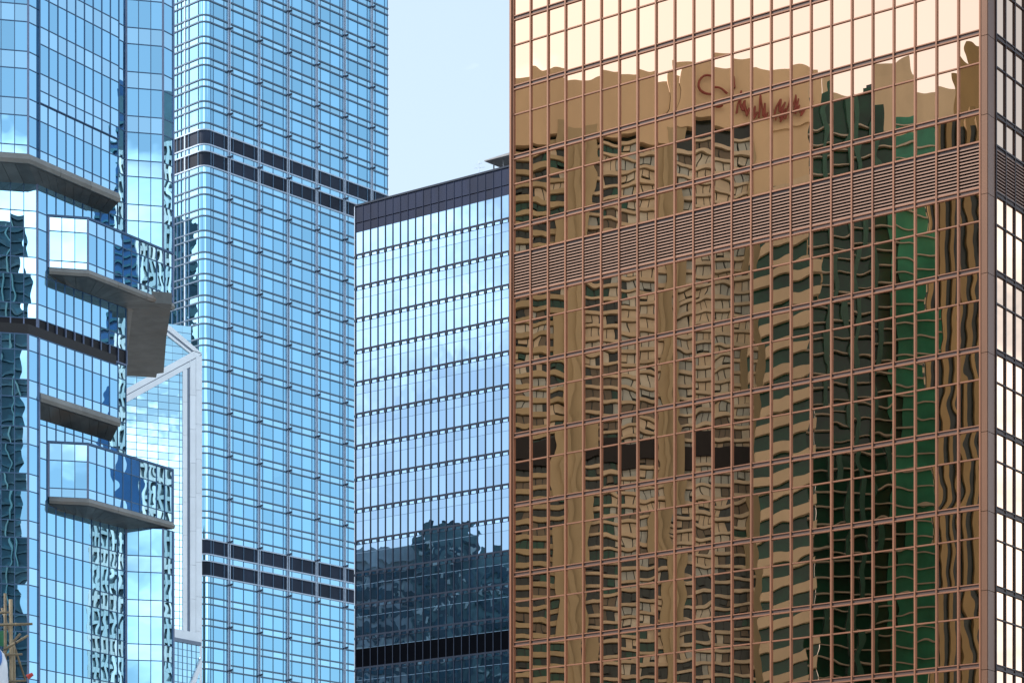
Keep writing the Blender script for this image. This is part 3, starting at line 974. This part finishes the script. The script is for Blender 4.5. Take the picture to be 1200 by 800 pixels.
# brown ribbed tower
M = Mirror(gf, 232)
b = thing('brown_ribbed_tower', M.base(1160), 'dark tower with brown stone ribs, mirrored next to the gold tower corner', 'tower')
M.part('wall', 'dark_window', b, 1094, 1240, 146, 800, -15, 0, ground=True)
for x, w in ((1095, 4), (1106, 6), (1119, 4), (1131, 7), (1146, 5), (1160, 6), (1175, 6), (1190, 6)):
    M.part('rib', 'brown_stone', b, x, x + w, 140, 1240, 0, .8)
M = Mirror(gf, 275)
b = thing('brown_stone_block', M.base(1170), 'brown stone block rising behind the ribbed tower, mirrored in the gold glass', 'building')
M.part('wall', 'brown_stone', b, 1113, 1250, 80, 800, -14, 0, ground=True)
M.part('roof_house', 'brown_stone', b, 1128, 1250, 58, 80, -12, -1)
# red script sign on the parapet: a loop, a block and a run of script
M = Mirror(gf, 260)
sp_ = M.m((world_at(870, 125, 258.4)))
sg = thing('parapet_sign', sp_, 'red script lettering with a ring mark on the beige parapet, mirrored in the gold glass', 'sign')
def stroke(name, pts, r):
    g = Geo()
    w = [M.m(world_at(x, y, 258.4)) for x, y in pts]
    for a_, b_ in zip(w[:-1], w[1:]):
        g.tube(a_, b_, r, r, 6)
    g.make(name, 'sign_red', sg)
stroke('ring_mark', [(838 + 12 * math.cos(t * .35), 108 + 12 * math.sin(t * .35)) for t in range(3, 17)], .14)
M.part('block_mark', 'sign_red', sg, 850, 858, 98, 111, 1.25, 1.6)
for x0, w, h in ((862, 10, 24), (875, 10, 16), (888, 9, 26), (900, 10, 17), (912, 10, 22), (924, 9, 15), (934, 8, 18)):
    stroke('letter', [(x0, 132), (x0 + w * .4, 132 - h), (x0 + w * .55, 130), (x0 + w * .9, 124 - h * .3), (x0 + w * .7, 134), (x0 + w * 1.15, 126)], .10)

# buildings mirrored in the pale block
M = Mirror(mf, 450)
b = thing('terraced_grey_block', M.base(450), 'low grey block with dark window bands, mirrored in the pale blue block', 'building')
M.part('wall', 'grey_block', b, 395, 503, 652, 800, -20, 0, ground=True)
M.part('parapet', 'grey_block', b, 393, 490, 642, 660, -20, .8)
for y in (668, 690, 712, 734, 756, 778, 800, 822):
    M.part('window_band', 'teal_dark', b, 396, 498, y, y + 12, 0, .3)
M = Mirror(mf, 440)
b = thing('teal_office_tower', M.base(530), 'dark teal tower with stepped roof, mirrored in the pale blue block', 'tower')
M.part('wall', 'teal_block', b, 486, 560, 626, 800, -18, 0, ground=True)
M.part('roof_house', 'teal_block', b, 497, 552, 612, 626, -15, -1)
M.part('roof_house', 'teal_dark', b, 500, 509, 603, 612, -10, -3)
M.part('roof_house', 'teal_dark', b, 519, 545, 606, 612, -10, -3)
for x in (494, 512, 530, 548):
    M.part('window_column', 'teal_dark', b, x, x + 7, 640, 900, 0, .3)
M = Mirror(mf, 470)
b = thing('square_teal_block', M.base(590), 'square blue grey block with dark windows, mirrored beside the gold tower edge', 'building')
M.part('wall', 'teal_block', b, 555, 660, 648, 800, -18, 0, ground=True)
M.part('roof_house', 'teal_block', b, 575, 604, 636, 648, -14, -2)
for y in (662, 684, 706, 728, 750, 772, 794):
    M.part('window_band', 'teal_dark', b, 566, 650, y, y + 9, 0, .3)

tr = random.Random(9)
for mm, px0, px1, py0, dd in ((Mirror(mf, 440), 488, 556, 634, .34), (Mirror(mf, 470), 560, 640, 660, .34), (Mirror(mf, 450), 398, 484, 666, .45)):
    cl = {}
    for i in range(int((px1 - px0) / 5)):
        for j in range(int((880 - py0) / 9)):
            if tr.random() < .5:
                mm.box(cl.setdefault(tr.choice(('teal_dark', 'blind_cool', 'deep_teal', 'deep_teal')), Geo()), px0 + i * 5 + .6, px0 + i * 5 + 4.4, py0 + j * 9 + 1, py0 + j * 9 + 6.5, 0, dd)
    for k, g in cl.items():
        own = {488: 'teal_office_tower', 560: 'square_teal_block', 398: 'terraced_grey_block'}[px0]
        tag(g.make('window_row', k, bpy.data.objects[own]), kind='stuff')
# white gridded tower mirrored in the faceted tower's right-hand panes
M = Mirror(b2, 330)
b = thing('white_grid_tower', M.base(170), 'white gridded tower with dark windows, mirrored in the faceted blue tower', 'tower')
M.part('wall', 'slate_window', b, 136, 260, 170, 800, -20, 0, ground=True)
M.part('roof_house', 'teal_dark', b, 141, 240, 110, 170, -16, -1)
for i in range(42):
    y = 176 + i * 17
    M.part('floor_band', 'grey_block', b, 135, 260, y, y + 5.0, 0, .5)
for i in range(20):
    x = 136 + i * 6.2
    M.part('pier', 'grey_block' if i % 3 else 'white_block', b, x, x + 2.8, 176, 1240, 0, .62)
M.part('wing', 'slate_window', b, 104, 135.5, 606, 800, -14, 0, ground=True)
for i in range(15):
    y = 610 + i * 17
    M.part('floor_band', 'grey_block', b, 104, 134.8, y, y + 5.0, 0, .5)
for i in range(5):
    M.part('pier', 'grey_block', b, 105 + i * 6.2, 107.8 + i * 6.2, 606, 1240, 0, .62)
M = Mirror(p2, 430)
b = thing('deep_blue_tower', M.base(150), 'deep blue tower with notched top, mirrored above the gridded tower in the faceted tower', 'tower')
M.part('wall', 'deep_blue', b, 133, 196, 132, 800, -20, 0, ground=True)
M.part('roof_house', 'deep_blue', b, 139, 186, 104, 132, -14, -1)
M.part('roof_house', 'deep_blue', b, 147, 176, 88, 104, -10, -2)
for y in range(140, 420, 12):
    M.part('floor_line', 'deep_teal', b, 133, 196, y, y + 3, 0, .4)
# dark tower behind the photographer, mirrored in the faceted tower's frontal panes
M = Mirror(p1, 440)
b = thing('dark_blue_tower', M.base(10), 'dark blue glass tower mirrored in the frontal panes of the faceted tower', 'tower')
M.part('wall', 'deep_teal', b, -60, 30, 245, 800, -25, 0, ground=True)
for y in range(250, 900, 14):
    M.part('floor_line', 'teal_dark', b, -60, 30, y, y + 2, 0, .5)
for x in (-30, -8, 11):
    M.part('rib', 'teal_block', b, x, x + 1.5, 250, 1240, 0, .8)
# dark tower mirrored in the flank of the skyscraper
M = Mirror(tl, 700)
b = thing('dark_teal_tower', M.base(215), 'dark teal tower mirrored in the flank of the tall blue skyscraper', 'tower')
M.part('wall', 'teal_dark', b, 190, 229, 262, 800, -25, 0, ground=True)
M.part('roof_house', 'teal_block', b, 195, 222, 254, 262, -20, -2)
for y in range(275, 800, 18):
    M.part('floor_line', 'teal_block', b, 190, 229, y, y + 6, 0, .5)

# ================================================================== bamboo scaffold at the lower left
SY = 46.0
sb = thing('bamboo_scaffold', (world_at(12, 800, SY).x, SY, 0), 'bamboo scaffold poles lashed together below the faceted blue tower', 'scaffold')
def pole(a, b_, r, dy=0.0):
    p, q = world_at(*a, SY + dy), world_at(*b_, SY + dy)
    o = Geo().tube(p, q, r, r * .8, 10).make('pole', 'bamboo', sb, smooth=True)
    n = 4
    for i in range(1, n):
        c = p.lerp(q, i / n); d = (q - p).normalized() * .015
        Geo().tube(c - d, c + d, r * 1.08, r * 1.08, 10).make('node_ring', 'lashing' if i == 2 else 'bamboo', o)
for a_, b_, r_, d_ in (((16, 1245), (12.5, 702), .042, 0), ((27, 1245), (15.5, 752), .040, .12), ((-40, 733), (38, 730.5), .030, -.09),
                       ((-30, 719), (11, 717), .024, -.08), ((4, 761), (33, 744), .026, -.16), ((7, 1245), (6, 695), .034, .1),
                       ((-25, 1245), (-23, 690), .042, 0), ((-40, 800), (30, 797), .028, -.09), ((-20, 790), (24, 742), .026, .2),
                       ((-40, 768), (26, 766), .024, -.09), ((2, 712), (30, 797), .022, .24)):
    pole(a_, b_, r_, d_)
Geo().tube(world_at(32, 793, SY - .1), world_at(38.5, 789, SY - .1), .05, .03, 6).make('marker_tape', 'tape_red', sb)
# green safety net and a wrapped bundle hang on it
g = Geo()
nx = 6
for i in range(nx):
    x0, x1 = -30 + 38 * i / nx, -30 + 38 * (i + 1) / nx
    d0, d1 = .05 * math.sin(i * 1.9), .05 * math.sin((i + 1) * 1.9)
    a = [world_at(x0, 757, SY + .2 + d0), world_at(x1, 756, SY + .2 + d1), world_at(x1, 739, SY + .2 + d1), world_at(x0, 738, SY + .2 + d0)]
    g.hexa([tuple(v) for v in a], [(v.x, v.y + .02, v.z) for v in a])
net = g.make('safety_net', 'net_green')
tag(net, 'strip of green safety netting tied to the bamboo poles', 'netting')
tp = world_at(-2, 800, SY - .3)
ta = thing('tarpaulin_bundle', (tp.x, SY - .3, world_at(0, 815, SY).z), 'white and blue tarpaulin bundle hanging on the bamboo scaffold', 'tarpaulin')
def blob(name, cx, cy, rx, ry, mat, dy):
    V, Ff = [], []
    m, n = 10, 14
    c = world_at(cx, cy, SY - .3 + dy)
    k = SY / F
    for i in range(m + 1):
        t = math.pi * i / m
        for j in range(n):
            p = 2 * math.pi * j / n
            w = 1 + .10 * math.sin(3 * p + 2 * t) + .07 * math.sin(7 * p + i)
            V.append((c.x + rx * k * math.sin(t) * math.cos(p) * w, c.y + .14 * math.sin(t) * math.sin(p) * w, c.z + ry * k * math.cos(t)))
    for i in range(m):
        for j in range(n):
            Ff.append((i * n + j, i * n + (j + 1) % n, (i + 1) * n + (j + 1) % n, (i + 1) * n + j))
    meshobj(name, V, Ff, mat, ta, fix=True, smooth=True)
blob('sheet', -6, 800, 16, 42, 'tarp_white', 0)
blob('blue_sheet', -7, 772, 10, 14, 'tarp_blue', -.06)
